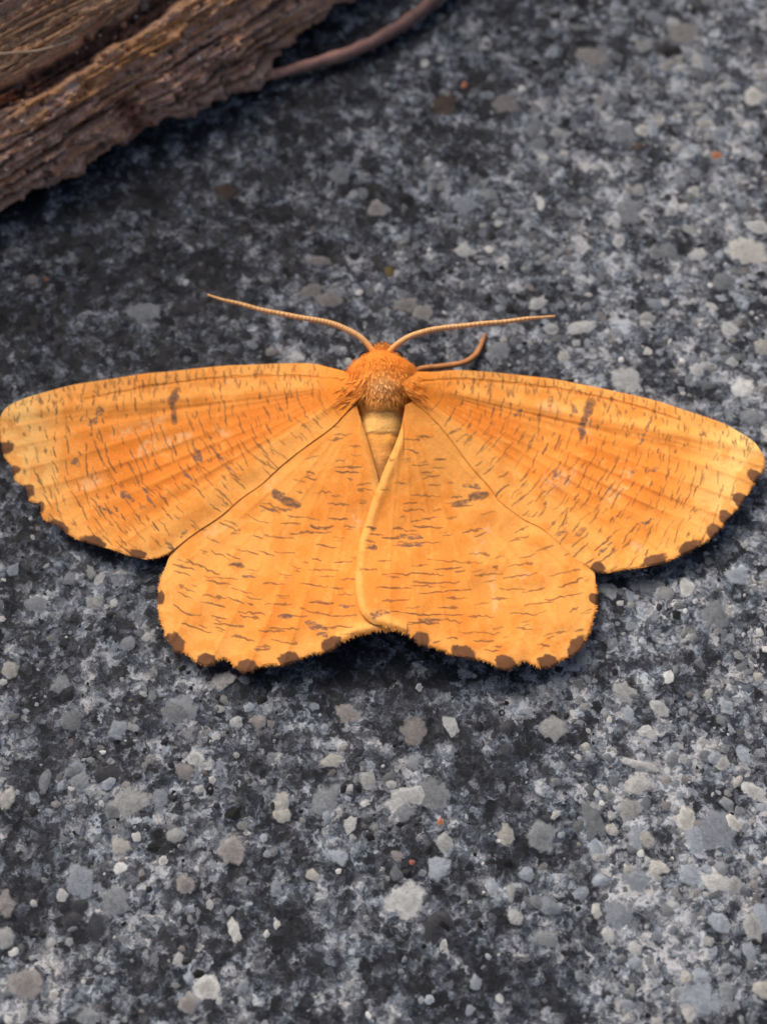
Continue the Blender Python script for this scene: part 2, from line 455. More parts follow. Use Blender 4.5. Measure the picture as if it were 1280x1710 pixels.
pit = sstep(.70, .80, fbm(along / 13 + 3, perp / 11, 71, 2)); D -= pit * .03 * (1 - fibz)
hole = np.exp(-((qx - 147) ** 2 + (qy - 142) ** 2) / 9 ** 2); D -= hole * .09
vis = (sN > .12) & (sN < seg[-1] - .3)
lipw = sstep(.25, .6, S)
D = D * vis[None, :] + (fbm(along / 34, perp * 0, 81, 4) - .5) * .10 * np.exp(-((S - .72) / .4) ** 2)
# chipped notches in the lip
D -= .05 * np.exp(-((along - 265) / 18) ** 2) * (1 - sstep(25, 60, perp))
D += .05 * sstep(-.0, 1, np.sin(along / 47)) * np.exp(-((S - .75) / .25) ** 2)
Pw = P0 + D[..., None] * (nrm[None, :, 0:1] * NV + nrm[None, :, 1:2] * np.array((0, 0, 1.0)))
Pw[..., 2] = np.maximum(Pw[..., 2], .001)
c_fib, c_drk, c_och, c_low, c_gry = lin((216, 184, 152)), lin((84, 66, 62)), lin((186, 144, 104)), lin((150, 126, 112)), lin((120, 108, 102))
def mixc(a, b, t): return a * (1 - t[..., None]) + b * t[..., None]
Cw = np.broadcast_to(c_low, Pw.shape).copy()
Cw = mixc(Cw, lin((128, 112, 108)), sstep(.45, .6, crumb2) * .8)
Cw = mixc(Cw, lin((178, 142, 114)), sstep(.52, .66, fbm(along / 70, perp / 9, 91, 3)) * .75)
Cw = mixc(Cw, c_och, ochre * sstep(.35, .55, fbm(along / 40, perp / 14, 95, 3)) * .9)
Cw = mixc(Cw, lin((168, 140, 120)), ochre * sstep(.55, .7, crumb) * .6)
Cw = mixc(Cw, c_fib * .9, fibz * (.45 + .55 * sstep(.35, .6, fib2)))
Cw = mixc(Cw, lin((160, 128, 102)), fibz * sstep(.5, .65, fbm(along / 90, perp / 12, 97, 3)) * .7)
Cw = mixc(Cw, c_drk * .5, dark * .95)
Cw = mixc(Cw, lin((140, 88, 58)), sstep(118, 128, pb) * (1 - sstep(136, 150, pb)) * (1 - sstep(120, 190, along)) * sstep(.4, .55, crumb2) * .8)
Cw = mixc(Cw, c_gry, sstep(232, 262, pb) * .75)
Cw = mixc(Cw, lin((78, 44, 38)), np.exp(-((along - 262) / 24) ** 2) * (1 - sstep(20, 62, perp)) * .8)
Cw = mixc(Cw, lin((60, 46, 42)), groove * .8)
Cw = mixc(Cw, lin((70, 56, 50)), pit * .6 * (1 - fibz))
Cw = mixc(Cw, lin((126, 126, 132)), np.exp(-((qx - 120) ** 2 / 14 ** 2 + (qy - 146) ** 2 / 10 ** 2)) * .7)
Cw = (Cw * (.40 + 3.0 * crumb * (.55 + .9 * fib) * (.55 + .9 * fbm(along / 45, perp / 1.9, 131, 3)))[..., None]) * np.array((1.06, .97, .86))
Cw = Cw * (1.15 + .3 * fibz)[..., None] * np.array((1.0, .97, .94))
Cw *= np.minimum(1, .60 / Cw.max(-1))[..., None]
nu, ns = U.shape
idx = np.arange(nu * ns).reshape(nu, ns)
Fq = np.stack([idx[:-1, :-1], idx[1:, :-1], idx[1:, 1:], idx[:-1, 1:]], -1).reshape(-1, 4)
Vw = Pw.reshape(-1, 3); Cc = Cw.reshape(-1, 3)
# close the bottom and both ends
extra = np.stack([idx[:-1, -1], idx[1:, -1], idx[1:, 0], idx[:-1, 0]], -1)
c0 = len(Vw); c1 = c0 + 1
ends = [Pw[0].mean(0), Pw[-1].mean(0)]
Vw = np.vstack([Vw] + ends); Cc = np.vstack([Cc, c_low, c_low])
t0 = [(c0, idx[0, j], idx[0, j + 1], c0) for j in range(0)]
wood_faces = np.vstack([Fq, extra])
wood_root = bpy.data.objects.new('rotten_wood', None); COL.objects.link(wood_root)
wood_root.location = Vector(A * [1, 1, 0])
tag(wood_root, 'weathered brown piece of rotten wood lying on the stone', 'wood')
core = mesh_obj('wood_core', Vw[:c0], wood_faces, M_WOOD, wood_root, Cc[:c0])
for e_, row in (('end', 0), ('end', -1)):
    ring = Pw[row]; cen = ring.mean(0)
    V = np.vstack([cen, ring]); F = [(0, 1 + j, 1 + (j + 1) % ns) for j in range(ns)]
    mesh_obj('end_grain', V, F, M_WOOD, wood_root, np.tile(c_low, (len(V), 1)))

# lookup: height of the wood along a photo line of sight
from mathutils.bvhtree import BVHTree
step_u = 1
bvh = BVHTree.FromPolygons(Vw[:c0].tolist(), Fq.tolist())
def on_wood(px, py):
    d = at(px, py, 0.0) - CAMP; d /= np.linalg.norm(d)
    h, n, i, dist = bvh.ray_cast(Vector(CAMP), Vector(d))
    return (np.array(h), np.array(n)) if h is not None else (None, None)


# splinters and fibres standing proud of the wood
def sliver(px0, py0, px1, py1, wpx, color, lift=.012, bend=0.0):
    pts = []
    for t in np.linspace(0, 1, 9):
        x = px0 + (px1 - px0) * t; y = py0 + (py1 - py0) * t - bend * 4 * t * (1 - t)
        h, n = on_wood(x, y)
        if h is not None:
            pts.append(h + np.array((0, 0, lift)))
    if len(pts) < 5:
        return
    pts = np.array(pts)
    k = np.ones(3) / 3
    for _ in range(2):
        pts[1:-1] = (pts[:-2] + pts[1:-1] * 2 + pts[2:]) / 4
    t = np.linspace(0, 1, len(pts))
    rad = wpx * PXC * .5 * (.35 + .65 * np.sin(np.pi * (t * .85 + .08))) * rs.uniform(.85, 1.15, len(pts))
    V, F = tube(pts, rad, 6, .55)
    c = np.tile(lin(color), (len(V), 1)) * rs.uniform(.8, 1.15, (len(V), 1))
    mesh_obj('wood_fibre', V, F, M_WOOD, wood_root, c, origin=pts[0])


for a_ in [(0,118,118,62,7,(190,155,122)),(0,92,130,22,8,(178,140,106)),(2,70,150,-2,9,(170,132,100)),(30,42,120,-2,8,(160,124,98)),(0,52,70,10,7,(150,122,100)),
           (118,70,215,8,7,(160,122,92)),(70,66,160,18,5,(120,88,66)),(160,30,210,2,6,(150,112,80)),(165,160,262,116,5,(186,150,112)),(20,258,192,176,6,(150,122,102)),
           (5,285,110,232,6,(128,104,92)),(0,236,70,208,7,(140,106,76)),(200,110,300,62,8,(164,118,76)),(290,80,400,14,8,(158,116,82)),(330,112,440,50,6,(118,100,92)),
           (250,170,360,118,6,(120,100,88)),(400,70,500,10,7,(112,96,90)),(60,262,170,232,5,(142,116,100)),(110,225,180,192,5,(134,106,88)),(130,262,188,238,7,(138,112,98)),
           (300,40,420,-4,6,(150,112,78)),(22,128,96,92,4,(176,138,104)),(410,48,480,4,5,(126,106,96))]:
    sliver(*a_, bend=rs.uniform(-2, 3))


def crumb_mesh(r, rsx):
    n1 = 7
    V = [(0, 0, r)]
    for lat in (.6, 0, -.6):
        for j in range(n1):
            a2 = j / n1 * 2 * math.pi + lat; q = r * math.sqrt(1 - lat * lat) * rsx.uniform(.8, 1.2)
            V.append((q * math.cos(a2), q * math.sin(a2), r * lat * rsx.uniform(.8, 1.15)))
    V.append((0, 0, -r))
    F = [(0, 1 + j, 1 + (j + 1) % n1) for j in range(n1)]
    for k in range(2):
        b = 1 + k * n1
        F += [(b + j, b + n1 + j, b + n1 + (j + 1) % n1, b + (j + 1) % n1) for j in range(n1)]
    b = 1 + 2 * n1
    F += [(len(V) - 1, b + (j + 1) % n1, b + j) for j in range(n1)]
    return np.array(V), F


for (x, y, r, c) in [(206,41,9,(186,140,108)),(55,118,6.5,(150,112,86)),(246,60,5,(200,180,160)),(284,6,6,(140,116,100)),(227,28,3.5,(190,180,170)),(240,9,11,(120,112,108)),(38,170,5,(180,150,120)),
                     (52,190,4.5,(200,180,150)),(37,203,4,(215,205,195)),(28,196,4,(180,150,120)),(18,172,3,(215,210,205)),(137,140,4.5,(190,150,104)),(174,92,6,(170,120,90)),(258,155,4,(200,170,150)),
                     (252,205,6,(172,98,72)),(275,110,3.5,(200,190,170)),(333,98,3.5,(196,190,184)),(130,128,4,(150,130,110)),(128,88,3,(190,170,150)),(167,59,2.5,(220,210,200)),(144,80,3,(160,130,110)),
                     (204,74,3.5,(170,140,110)),(280,72,4,(176,140,110)),(305,62,3.5,(170,140,110)),(86,291,7,(110,80,68)),(78,300,5,(120,88,72)),(18,312,6,(150,116,90)),(60,280,5,(120,92,78)),
                     (350,62,6,(120,106,98)),(362,72,7,(96,84,80)),(385,60,5,(140,120,106)),(420,18,6,(150,126,108)),(310,150,5,(112,94,86)),(232,226,4,(140,100,80)),(205,240,5,(130,100,84)),
                     (95,176,5,(170,120,86)),(80,190,6,(160,106,76)),(62,205,5,(172,126,84)),(112,182,5,(120,90,72))]:
    h, n = on_wood(x, y)
    if h is None: continue
    V, F = crumb_mesh(r * PXC * .95, rs)
    mesh_obj('sand_grain', V + h, F, M_WOOD, wood_root, np.tile(lin(c), (len(V), 1)), origin=h)

# pale silk tuft caught on the wood
tv = []; tf = []; off = 0
for q in range(14):
    h, n = on_wood(372 + rs.uniform(-10, 14), 112 + rs.uniform(-10, 12))
    if h is None: continue
    dirv = np.array((rs.uniform(-1, .6), rs.uniform(-.2, 1), rs.uniform(.1, .8))); dirv /= np.linalg.norm(dirv)
    Lh = rs.uniform(.05, .13)
    pts = np.array([h + dirv * Lh * t + np.array((0, 0, -.05 * t * t)) for t in np.linspace(0, 1, 5)])
    V, F = tube(pts, np.linspace(.006, .002, 5), 4); tv.append(V); tf += [tuple(i + off for i in f) for f in F]; off += len(V)
if tv:
    o = mesh_obj('silk_tuft', np.vstack(tv), tf, M_STRAW, wood_root, np.tile(lin((176, 160, 150)), (off, 1)))

# dry straw lying over the wood
pts = []
for x, y in spline([(-14, 97), (30, 93), (62, 91), (92, 83), (118, 74), (138, 62), (152, 54)], 5):
    h, n = on_wood(x, y)
    pts.append(h + np.array((0, 0, .03)))
pts = np.array(pts)
for _ in range(6):
    pts[1:-1] = (pts[:-2] + 2 * pts[1:-1] + pts[2:]) / 4
V, F = tube(pts, np.linspace(.0105, .006, len(pts)), 6)
o = mesh_obj('straw', V, F, M_STRAW, None, np.tile(lin((206, 178, 146)), (len(V), 1)), origin=pts[0])
tag(o, 'thin pale dry straw lying across the rotten wood', 'straw')

# dead rootlet on the stone behind the wood
sp = spline([(335, 168, .06), (425, 134, .07), (470, 121, .07), (530, 103, .075), (590, 84, .07), (640, 60, .07), (690, 28, .08), (740, -16, .1), (800, -70, .08), (850, -120, .07)], 6)
pts = at(sp[:, 0], sp[:, 1], sp[:, 2])
rad = np.interp(np.linspace(0, 1, len(pts)), [0, .3, .55, 1], [.030, .034, .042, .055]) * (1 + .12 * np.sin(np.arange(len(pts)) * 1.3))
pts[:, 2] = np.maximum(pts[:, 2], rad)
V, F = tube(pts, rad, 10)
t_ = np.repeat(np.linspace(0, 1, len(pts)), 10)
c = mixc(np.broadcast_to(lin((186, 142, 126)), (len(V), 3)), lin((116, 92, 88)), sstep(.3, .6, t_) * .8) * (.8 + .4 * vnoise(t_ * 60, t_ * 0, 7))[:, None]
o = mesh_obj('rootlet', V, F, M_STRAW, None, c, origin=pts[0])
tag(o, 'pinkish brown curved rootlet running out from under the wood onto the stone', 'root')

# ------------------------------------------------------------------ the moth
moth = bpy.data.objects.new('moth', None); COL.objects.link(moth)
moth.location = Vector(at(637, 700, 0.0))
tag(moth, 'orange moth with spread speckled wings resting on grey stone', 'moth')


def sheet_z(x, y):
    dx = np.abs(x - 637.0)
    yy = np.maximum(y - 680, 0)
    z = .088 + .19 * np.exp(-(dx / 175) ** 2) * np.exp(-(yy / 260) ** 2)
    z = z + .12 * np.exp(-(dx / 200) ** 2) * sstep(840, 1050, y)
    z = z + .085 * np.exp(-(dx / 82) ** 2) * np.exp(-((y - 638) / 40) ** 2)
    return z


STEP = 1.25
cO, cD, cL, cT, cW = lin((235, 148, 65)), lin((231, 132, 48)), lin((241, 174, 93)), lin((240, 194, 120)), lin((232, 178, 126))
cS, cB, cSP = lin((100, 72, 56)), lin((116, 90, 76)), lin((104, 70, 48))


def z1(x, y): return (x * .328125, 560 + y * .328125)
def z2(x, y): return (240 + x * .328125, 600 + y * .328125)
def z3(x, y): return (580 + x * .34375, 600 + y * .34375)
def z4(x, y): return (860 + x * .328125, 580 + y * .328125)


OUT = {
 'fl': ([(600,640),(590,628),(575,620),(548,613),(519,607),(470,607),(420,609),(371,611),(330,615),(276,621),(240,624),(184,633),(125,642),(82,653),(39,666),(12,680),(1,697),(0,717),(3,738),(8,762),(20,778),(26,802),(44,814),(50,836),(67,842),(73,866),(98,878),(112,891),(137,903),(172,913),(208,925),(243,934),(268,930),(286,921),(319,895),(368,862),(404,831),(437,808),(470,777),(512,744),(552,715),(581,685),(597,668),(606,655)], (16, 33)),
 'fr': ([(672,640),(680,628),(693,621),(724,621),(759,618),(803,620),(855,625),(924,633),(960,640),(992,646),(1024,653),(1090,668),(1149,687),(1204,706),(1237,724),(1258,738),(1271,756),(1276,770),(1273,786),(1262,800),(1256,812),(1246,827),(1232,847),(1217,864),(1200,885),(1183,902),(1163,915),(1139,926),(1109,938),(1076,947),(1044,951),(1011,957),(991,953),(972,941),(955,929),(924,899),(900,880),(872,866),(834,837),(817,813),(786,779),(755,737),(724,700),(696,676),(680,660)], (17, 33)),
 'hl': ([(596,676),(560,690),(500,730),(430,790),(360,850),(310,893),(288,920),(276,948),(268,972),(264,1000),(267,1030),(275,1054),(281,1070),(293,1087),(310,1092),(328,1105),(342,1112),(358,1108),(366,1101),(378,1101),(391,1112),(404,1122),(419,1122),(431,1115),(450,1110),(470,1111),(494,1103),(519,1093),(537,1090),(556,1084),(569,1074),(590,1064),(612,1057),(634,1053),(655,1050),(660,1000),(652,940),(645,860),(632,802),(618,752),(606,712),(597,684)], (7, 35)),
 'hr': ([(677,676),(669,715),(659,743),(646,772),(632,808),(619,842),(609,875),(600,903),(595,933),(593,964),(595,995),(601,1019),(613,1035),(625,1043),(638,1045),(662,1053),(687,1063),(698,1076),(718,1080),(738,1086),(760,1095),(790,1100),(814,1105),(834,1116),(851,1118),(865,1109),(876,1104),(889,1110),(906,1115),(924,1111),(937,1101),(951,1097),(968,1085),(982,1057),(991,1030),(996,1005),(994,975),(989,947),(960,900),(880,810),(800,730),(730,680),(700,668)], (14, 36)),
}
SPOTS = {
 'fl': [(7,748,9,14,80),(18,787,8,13,75),(44,822,10,13,60),(60,853,10,15,50),(98,881,16,9,30),(156,905,18,9,18),(230,925,12,7,15)],
 'fr': [(1261,796,9,14,-60),(1236,835,9,14,-62),(1212,864,9,13,-55),(1191,888,11,13,-48),(1150,914,17,9,-28),(1091,936,18,9,-18),(998,948,10,8,0)],
 'hl': [(294,1073,11,16,-35),(345,1101,14,9,5),(412,1113,15,10,0),(482,1099,16,9,-14),(553,1075,15,10,-28),(269,997,5,10,0)],
 'hr': [(704,1066,12,10,25),(773,1089,17,9,18),(844,1106,16,9,12),(912,1104,14,9,-10),(961,1080,10,18,30),(991,999,7,8,0)],
}
HL = [[(345,980),(440,1020)],[(415,990),(490,1015)],[(470,965),(580,995)],[(580,970),(665,1000)],[(665,980),(765,985)],[(220,1020),(380,1095)],[(310,1105),(480,1120)],[(320,1125),(440,1150)],[(450,1165),(565,1195)],[(610,1140),(720,1145)],[(300,1200),(430,1215)],[(430,1215),(510,1240)],[(290,1235),(420,1260)],[(150,1250),(230,1295),(295,1300)],[(530,1215),(600,1225)],[(620,1245),(750,1248)],[(480,1285),(615,1295)],[(490,1305),(590,1320)],[(195,1345),(350,1395)],[(365,1345),(490,1360)],[(450,1405),(570,1435)],[(585,1380),(715,1385)],[(640,1368),(800,1372)],[(690,1305),(830,1308)],[(830,1285),(980,1305),(1080,1300)],[(835,1240),(970,1245)],[(860,1230),(960,1238)],[(840,1070),(990,1075)],[(800,1140),(940,1160)],[(650,1425),(770,1450)],[(560,1475),(640,1478)],[(570,1462),(650,1462)],[(860,1365),(1070,1362)],[(515,790),(590,825),(660,830)],[(700,830),(800,838)],[(730,795),(830,810)],[(665,905),(770,910)],[(790,880),(960,880)],[(850,850),(960,855)],[(880,940),(980,960)],[(870,675),(960,680)],[(940,735),(1040,738)],[(970,550),(1110,548)],[(975,570),(1090,578)],[(605,730),(730,770)],[(590,745),(700,785)],[(180,1150),(260,1185)],[(175,1185),(250,1220)],[(145,1070),(240,1105)],[(150,1045),(260,1070)],[(180,1020),(260,1045)],[(1000,1120),(1070,1118)],[(985,1195),(1070,1195)],[(970,1035),(1060,1030)],[(410,820),(480,850)],[(385,830),(470,870)],[(440,885),(485,888)],[(970,385),(1060,380)],[(940,410),(1010,408)],[(1040,440),(1100,445)],[(830,510),(890,490)],[(980,520),(1020,515)],[(820,600),(880,615)],[(1080,640),(1160,630)],[(1085,665),(1160,660)],[(940,810),(1040,815)]]
HR = [[(305,660),(450,665)],[(270,740),(370,732)],[(320,810),(460,820)],[(165,865),(250,870)],[(250,855),(350,850)],[(220,905),(370,905)],[(240,890),(450,890)],[(550,845),(650,820)],[(390,975),(560,985),(660,990)],[(590,945),(690,948)],[(420,1020),(560,1010)],[(165,1045),(355,1040),(465,1050)],[(310,1080),(400,1088),(545,1080)],[(310,1100),(480,1105)],[(140,1112),(260,1108)],[(345,1138),(500,1125),(600,1118)],[(480,1160),(585,1162)],[(170,1175),(305,1168)],[(440,1207),(530,1208)],[(210,1225),(350,1240),(560,1242)],[(290,1290),(420,1265),(560,1275)],[(300,1280),(430,1282)],[(585,1250),(710,1250)],[(580,1330),(745,1330)],[(820,1308),(905,1308)],[(610,1365),(710,1372)],[(660,1410),(740,1415)],[(480,1350),(540,1358)],[(620,1048),(750,1040)],[(760,1062),(920,1038)],[(780,1005),(900,990)],[(730,1115),(860,1118)],[(850,1130),(960,1110)],[(690,1165),(780,1162)],[(790,1230),(890,1240),(960,1220)],[(860,1195),(1000,1175)],[(960,1170),(1140,1135)],[(1020,1110),(1140,1065)],[(980,1055),(1110,1020)],[(790,880),(890,855)],[(840,965),(920,945)],[(920,930),(1000,905)],[(460,855),(510,852)],[(480,700),(600,680)],[(515,715),(610,710)],[(320,515),(390,512)],[(370,570),(450,566)],[(390,605),(450,610)],[(1080,1230),(1115,1205)],[(930,1388),(970,1390)],[(1010,1327),(1060,1328)],[(145,980),(210,978)],[(60,1022),(120,1022)],[(90,815),(135,822)],[(85,880),(135,890)],[(85,915),(135,918)],[(270,385),(340,390)],[(330,372),(415,382)],[(270,435),(350,450)],[(420,490),(470,486)],[(410,530),(470,525)],[(230,600),(280,602)],[(200,485),(225,490)],[(540,1325),(600,1330)],[(700,1395),(740,1400)]]
# bold blots: polylines with widths, photo pixels
BLOT = {
 'fl': [([(297,650),(289,662),(287,672)],13),([(288,672),(290,690),(291,704)],9),([(168,682),(166,692)],11),([(163,700),(150,708)],8),([(325,752),(338,772)],10),([(350,745),(392,792)],5),([(205,822),(222,834)],12),([(302,781),(318,800)],6),([(164,842),(196,862)],4),([(300,898),(312,886)],7),([(280,906),(290,918)],7),([(240,815),(258,845)],6),([(120,770),(132,776)],9)],
 'fr': [([(985,672),(980,690)],16),([(978,690),(972,712),(970,734)],10),([(955,680),(962,690)],9),([(1086,698),(1076,722),(1068,744)],5),([(928,786),(922,802)],8),([(1086,786),(1098,780)],10),([(1052,792),(1060,786)],7),([(960,897),(978,880)],8),([(1063,878),(1094,866)],5),([(995,928),(1020,906)],5),([(870,684),(862,694)],8),([(920,664),(918,678)],7),([(925,895),(945,888)],6),([(1168,730),(1172,722)],7)],
 'hl': [([(458,824),(470,832),(499,845)],13),([(385,942),(407,945)],9),([(520,880),(545,884)],6),([(465,1028),(485,1030)],8),([(512,1040),(545,1052)],11),([(530,1060),(548,1062)],7),([(436,852),(476,852)],7),([(405,962),(430,964)],6),([(565,1010),(590,1012)],6)],
 'hr': [([(785,829),(812,826)],13),([(757,844),(785,834)],7),([(670,896),(706,898)],7),([(665,912),(705,910)],6),([(777,811),(800,816)],8),([(618,1026),(650,1022)],9),([(625,1034),(622,1024)],9),([(618,914),(628,916)],8),([(700,1036),(732,1036)],6),([(620,882),(628,884)],5)],
}
WORN = {'fl': [(235,712,45,8,-20),(245,748,22,12,-30),(290,735,30,9,-20),(150,805,26,10,-30),(370,720,14,6,20),(390,640,12,8,0)],
        'fr': [(935,800,30,16,-25),(1047,790,12,10,-40),(1028,822,26,12,-30),(920,680,22,9,10),(980,715,8,14,0),(1065,915,14,8,30)],
        'hl': [(362,884,20,7,-25),(448,810,22,6,-45),(550,985,4,16,30),(595,870,8,14,0)],
        'hr': [(812,882,9,7,0),(800,905,8,6,0),(822,975,6,14,0),(826,1010,5,16,0),(795,925,6,10,0),(870,960,14,8,0)]}


def seg_dist(X, Y, a, b):
    ax, ay = a; bx, by = b
    vx, vy = bx - ax, by - ay; L2 = vx * vx + vy * vy + 1e-9
    t = np.clip(((X - ax) * vx + (Y - ay) * vy) / L2, 0, 1)
    return np.hypot(X - ax - t * vx, Y - ay - t * vy), t


class Wing:
    def __init__(s, key, root, a_lead, a_trail, zoff, fore):
        s.key = key; s.root = root; s.zoff = zoff; s.fore = fore
        s.rs = np.random.RandomState({'fl': 1, 'fr': 2, 'hl': 3, 'hr': 4}[key])
        P, (i0, i1) = OUT[key]
        P = np.array(P, float)
        cl = np.vstack([P, P[:1]])
        sp = spline(cl, 5)[:-1]
        jag = s.rs.uniform(-.7, .7, sp.shape) * 1.0
        ii = np.arange(len(sp)); m = (ii > i0 * 5) & (ii < i1 * 5)
        sp[m] += jag[m] * 1.2
        s.poly = sp; s.outer = sp[i0 * 5:i1 * 5 + 1]
        x0, y0 = sp.min(0) - 4; x1, y1 = sp.max(0) + 4
        s.xs = np.arange(x0, x1, STEP); s.ys = np.arange(y0, y1, STEP)
        s.X, s.Y = np.meshgrid(s.xs, s.ys, indexing='ij')
        # signed distance (positive inside)
        Dm = np.full(s.X.shape, 1e9); ins = np.zeros(s.X.shape, bool); s.NX = np.zeros(s.X.shape); s.NY = np.zeros(s.X.shape)
        n = len(sp)
        for i in range(n):
            a, b = sp[i], sp[(i + 1) % n]
            d, t = seg_dist(s.X, s.Y, a, b)
            u = d < Dm
            Dm = np.where(u, d, Dm)
            s.NX = np.where(u, a[0] + t * (b[0] - a[0]), s.NX); s.NY = np.where(u, a[1] + t * (b[1] - a[1]), s.NY)
            c = ((a[1] > s.Y) != (b[1] > s.Y))
            with np.errstate(divide='ignore', invalid='ignore'):
                xi = (b[0] - a[0]) * (s.Y - a[1]) / (b[1] - a[1] + 1e-12) + a[0]
            ins ^= c & (s.X < xi)
        s.sd = np.where(ins, Dm, -Dm); s.ins = ins
        # distance to the free outer margin only
        Do = np.full(s.X.shape, 1e9)
        for i in range(len(s.outer) - 1):
            d, t = seg_dist(s.X, s.Y, s.outer[i], s.outer[i + 1]); Do = np.minimum(Do, d)
        s.do = Do
        ang = lambda p: math.atan2(p[1] - root[1], p[0] - root[0])
        a0, a1 = ang(a_lead), ang(a_trail)
        A_ = np.arctan2(s.Y - root[1], s.X - root[0])
        w = lambda q: (q - a0 + math.pi) % (2 * math.pi) - math.pi
        s.t = w(A_) / w(a1); s.r = np.hypot(s.X - root[0], s.Y - root[1])
        s.mask = np.zeros(s.X.shape); s.mcol = np.zeros(s.X.shape)     # streaks
        s.spot = np.zeros(s.X.shape); s.blot = np.zeros(s.X.shape)

    def stroke(s, pts, width, amt, arr, wig=1.2, taper=True):
        pts = np.array(pts, float)
        L_ = np.linalg.norm(np.diff(pts, axis=0), axis=1).sum()
        m = max(3, int(L_ / 7))
        q = spline(pts, max(2, m // (len(pts) - 1) + 1)); q = q + s.rs.normal(0, wig * .75, q.shape)
        pad = width + 3
        ix = slice(max(0, int((q[:, 0].min() - pad - s.xs[0]) / STEP)), max(0, int((q[:, 0].max() + pad - s.xs[0]) / STEP) + 2))
        iy = slice(max(0, int((q[:, 1].min() - pad - s.ys[0]) / STEP)), max(0, int((q[:, 1].max() + pad - s.ys[0]) / STEP) + 2))
        X = s.X[ix, iy]; Y = s.Y[ix, iy]
        if X.size == 0: return
        best = np.zeros(X.shape); n = len(q) - 1
        wv = width * s.rs.uniform(.45, 1.45, n + 1)
        for i in range(n):
            d, t = seg_dist(X, Y, q[i], q[i + 1])
            ww = (wv[i] * (1 - t) + wv[i + 1] * t) * .5
            if taper:
                f = (i + t) / n; ww = ww * (.45 + .55 * np.sin(np.pi * np.clip(f * .9 + .05, 0, 1)))
            best = np.maximum(best, 1 - sstep(-.7, .9, d - ww))
        arr[ix, iy] = np.maximum(arr[ix, iy], best * amt)

    def ell(s, cx, cy, rx, ry, rot, amt, arr, soft=.35, rough=.35):
        c, q = math.cos(math.radians(rot)), math.sin(math.radians(rot))
        dx, dy = s.X - cx, s.Y - cy
        u, v = dx * c + dy * q, -dx * q + dy * c
        e = np.sqrt((u / rx) ** 2 + (v / ry) ** 2) + (fbm(s.X / 7, s.Y / 7, 5, 3) - .5) * rough * 2
        np.maximum(arr, amt * (1 - sstep(1 - soft, 1 + soft, e)), out=arr)

    def streak_angle(s, x, y, t):
        sgn = 1 if s.key[1] == 'l' else -1
        if s.fore:
            return sgn * (86 - 46 * min(max(t, 0), 1) + s.rs.normal(0, 7))
        cx, cy = 640, -20
        return math.degrees(math.atan2((x - cx), -(y - cy))) * -1 * 0 + (-math.degrees(math.atan2(x - cx, y - cy)) + s.rs.normal(0, 4))

    def paint(s):
        rsx = s.rs
        traced = {'hl': [[z2(*p) for p in l] for l in HL], 'hr': [[z3(*p) for p in l] for l in HR]}.get(s.key, [])
        for l in traced:
            s.stroke(l, rsx.uniform(1.7, 3.0), rsx.uniform(.65, .95), s.mask, 1.3)
            if rsx.rand() < .35:
                f = rsx.rand(); p = np.array(l[0]) * (1 - f) + np.array(l[-1]) * f
                s.stroke([p, p + [rsx.uniform(6, 12), rsx.uniform(-1, 1)]], rsx.uniform(3, 5), .7, s.mask, 1)
        want = 250 if s.fore else 40
        pts = []
        tries = 0
        while len(pts) < want and tries < 20000:
            tries += 1
            i = rsx.randint(s.X.shape[0]); j = rsx.randint(s.X.shape[1])
            if s.sd[i, j] < 7: continue
            x, y = s.X[i, j], s.Y[i, j]; t = s.t[i, j]; r = s.r[i, j]
            if s.fore:
                if r > 540 and t < .42 and rsx.rand() < .75: continue
                if t > .82 and rsx.rand() < .45: continue
            else:
                if r < 60: continue
            if any((x - a) ** 2 + (y - b) ** 2 < 13 ** 2 for a, b in pts): continue
            if s.mask[max(0, i - 5):i + 5, max(0, j - 3):j + 3].max() > .2 : continue
            pts.append((x, y))
            an = math.radians(s.streak_angle(x, y, t))
            L_ = (rsx.uniform(10, 24) if rsx.rand() < .6 else rsx.uniform(22, 46)) if s.fore else rsx.uniform(8, 24)
            if s.fore and t < .2: L_ *= .55
            d = np.array((math.cos(an), math.sin(an))) * L_ / 2
            bend = np.array((-d[1], d[0])) * rsx.uniform(-.12, .12)
            s.stroke([(x - d[0], y - d[1]), (x + bend[0], y + bend[1]), (x + d[0], y + d[1])], rsx.uniform(1.6, 3.2), rsx.uniform(.45, .95), s.mask, 1.0)
            if rsx.rand() < .22:
                s.stroke([(x - d[0] * .2, y - d[1] * .2), (x + d[0] * .35, y + d[1] * .35)], rsx.uniform(3, 4.6), rsx.uniform(.5, .8), s.mask, .8)
            if rsx.rand() < .25:
                o_ = np.array((-d[1], d[0])) / (np.hypot(*d) + 1e-6) * rsx.uniform(4, 6)
                s.stroke([(x - d[0] * .5 + o_[0], y - d[1] * .5 + o_[1]), (x + d[0] * .6 + o_[0], y + d[1] * .6 + o_[1])], rsx.uniform(1.4, 2.2), rsx.uniform(.4, .8), s.mask, 1.0)
        if s.fore:      # short dashes crowding the front edge
            P = np.array(OUT[s.key][0][3:16], float); q = spline(P, 20)
            for _ in range(135):
                p = q[rsx.randint(len(q))] + [rsx.uniform(-3, 3), 3 + 34 * rsx.rand() ** 1.5]
                an = math.radians((1 if s.key == 'fl' else -1) * rsx.normal(88, 14)); L_ = rsx.uniform(5, 15)
                d = np.array((math.cos(an), math.sin(an))) * L_ / 2
                s.stroke([p - d, p + rsx.uniform(-1, 1, 2), p + d], rsx.uniform(1.5, 2.6), rsx.uniform(.5, .95), s.mask, .7)
        for k, (pl, wd) in enumerate(BLOT[s.key]):
            s.stroke(pl, wd, .9, s.blot, 1.6)
            if k < 2:
                s.stroke(pl, wd * .85, .62, s.mask, 1.2, False)
        s.blot *= .35 + .75 * sstep(.36, .56, fbm(s.X / 5, s.Y / 3, 77, 3))
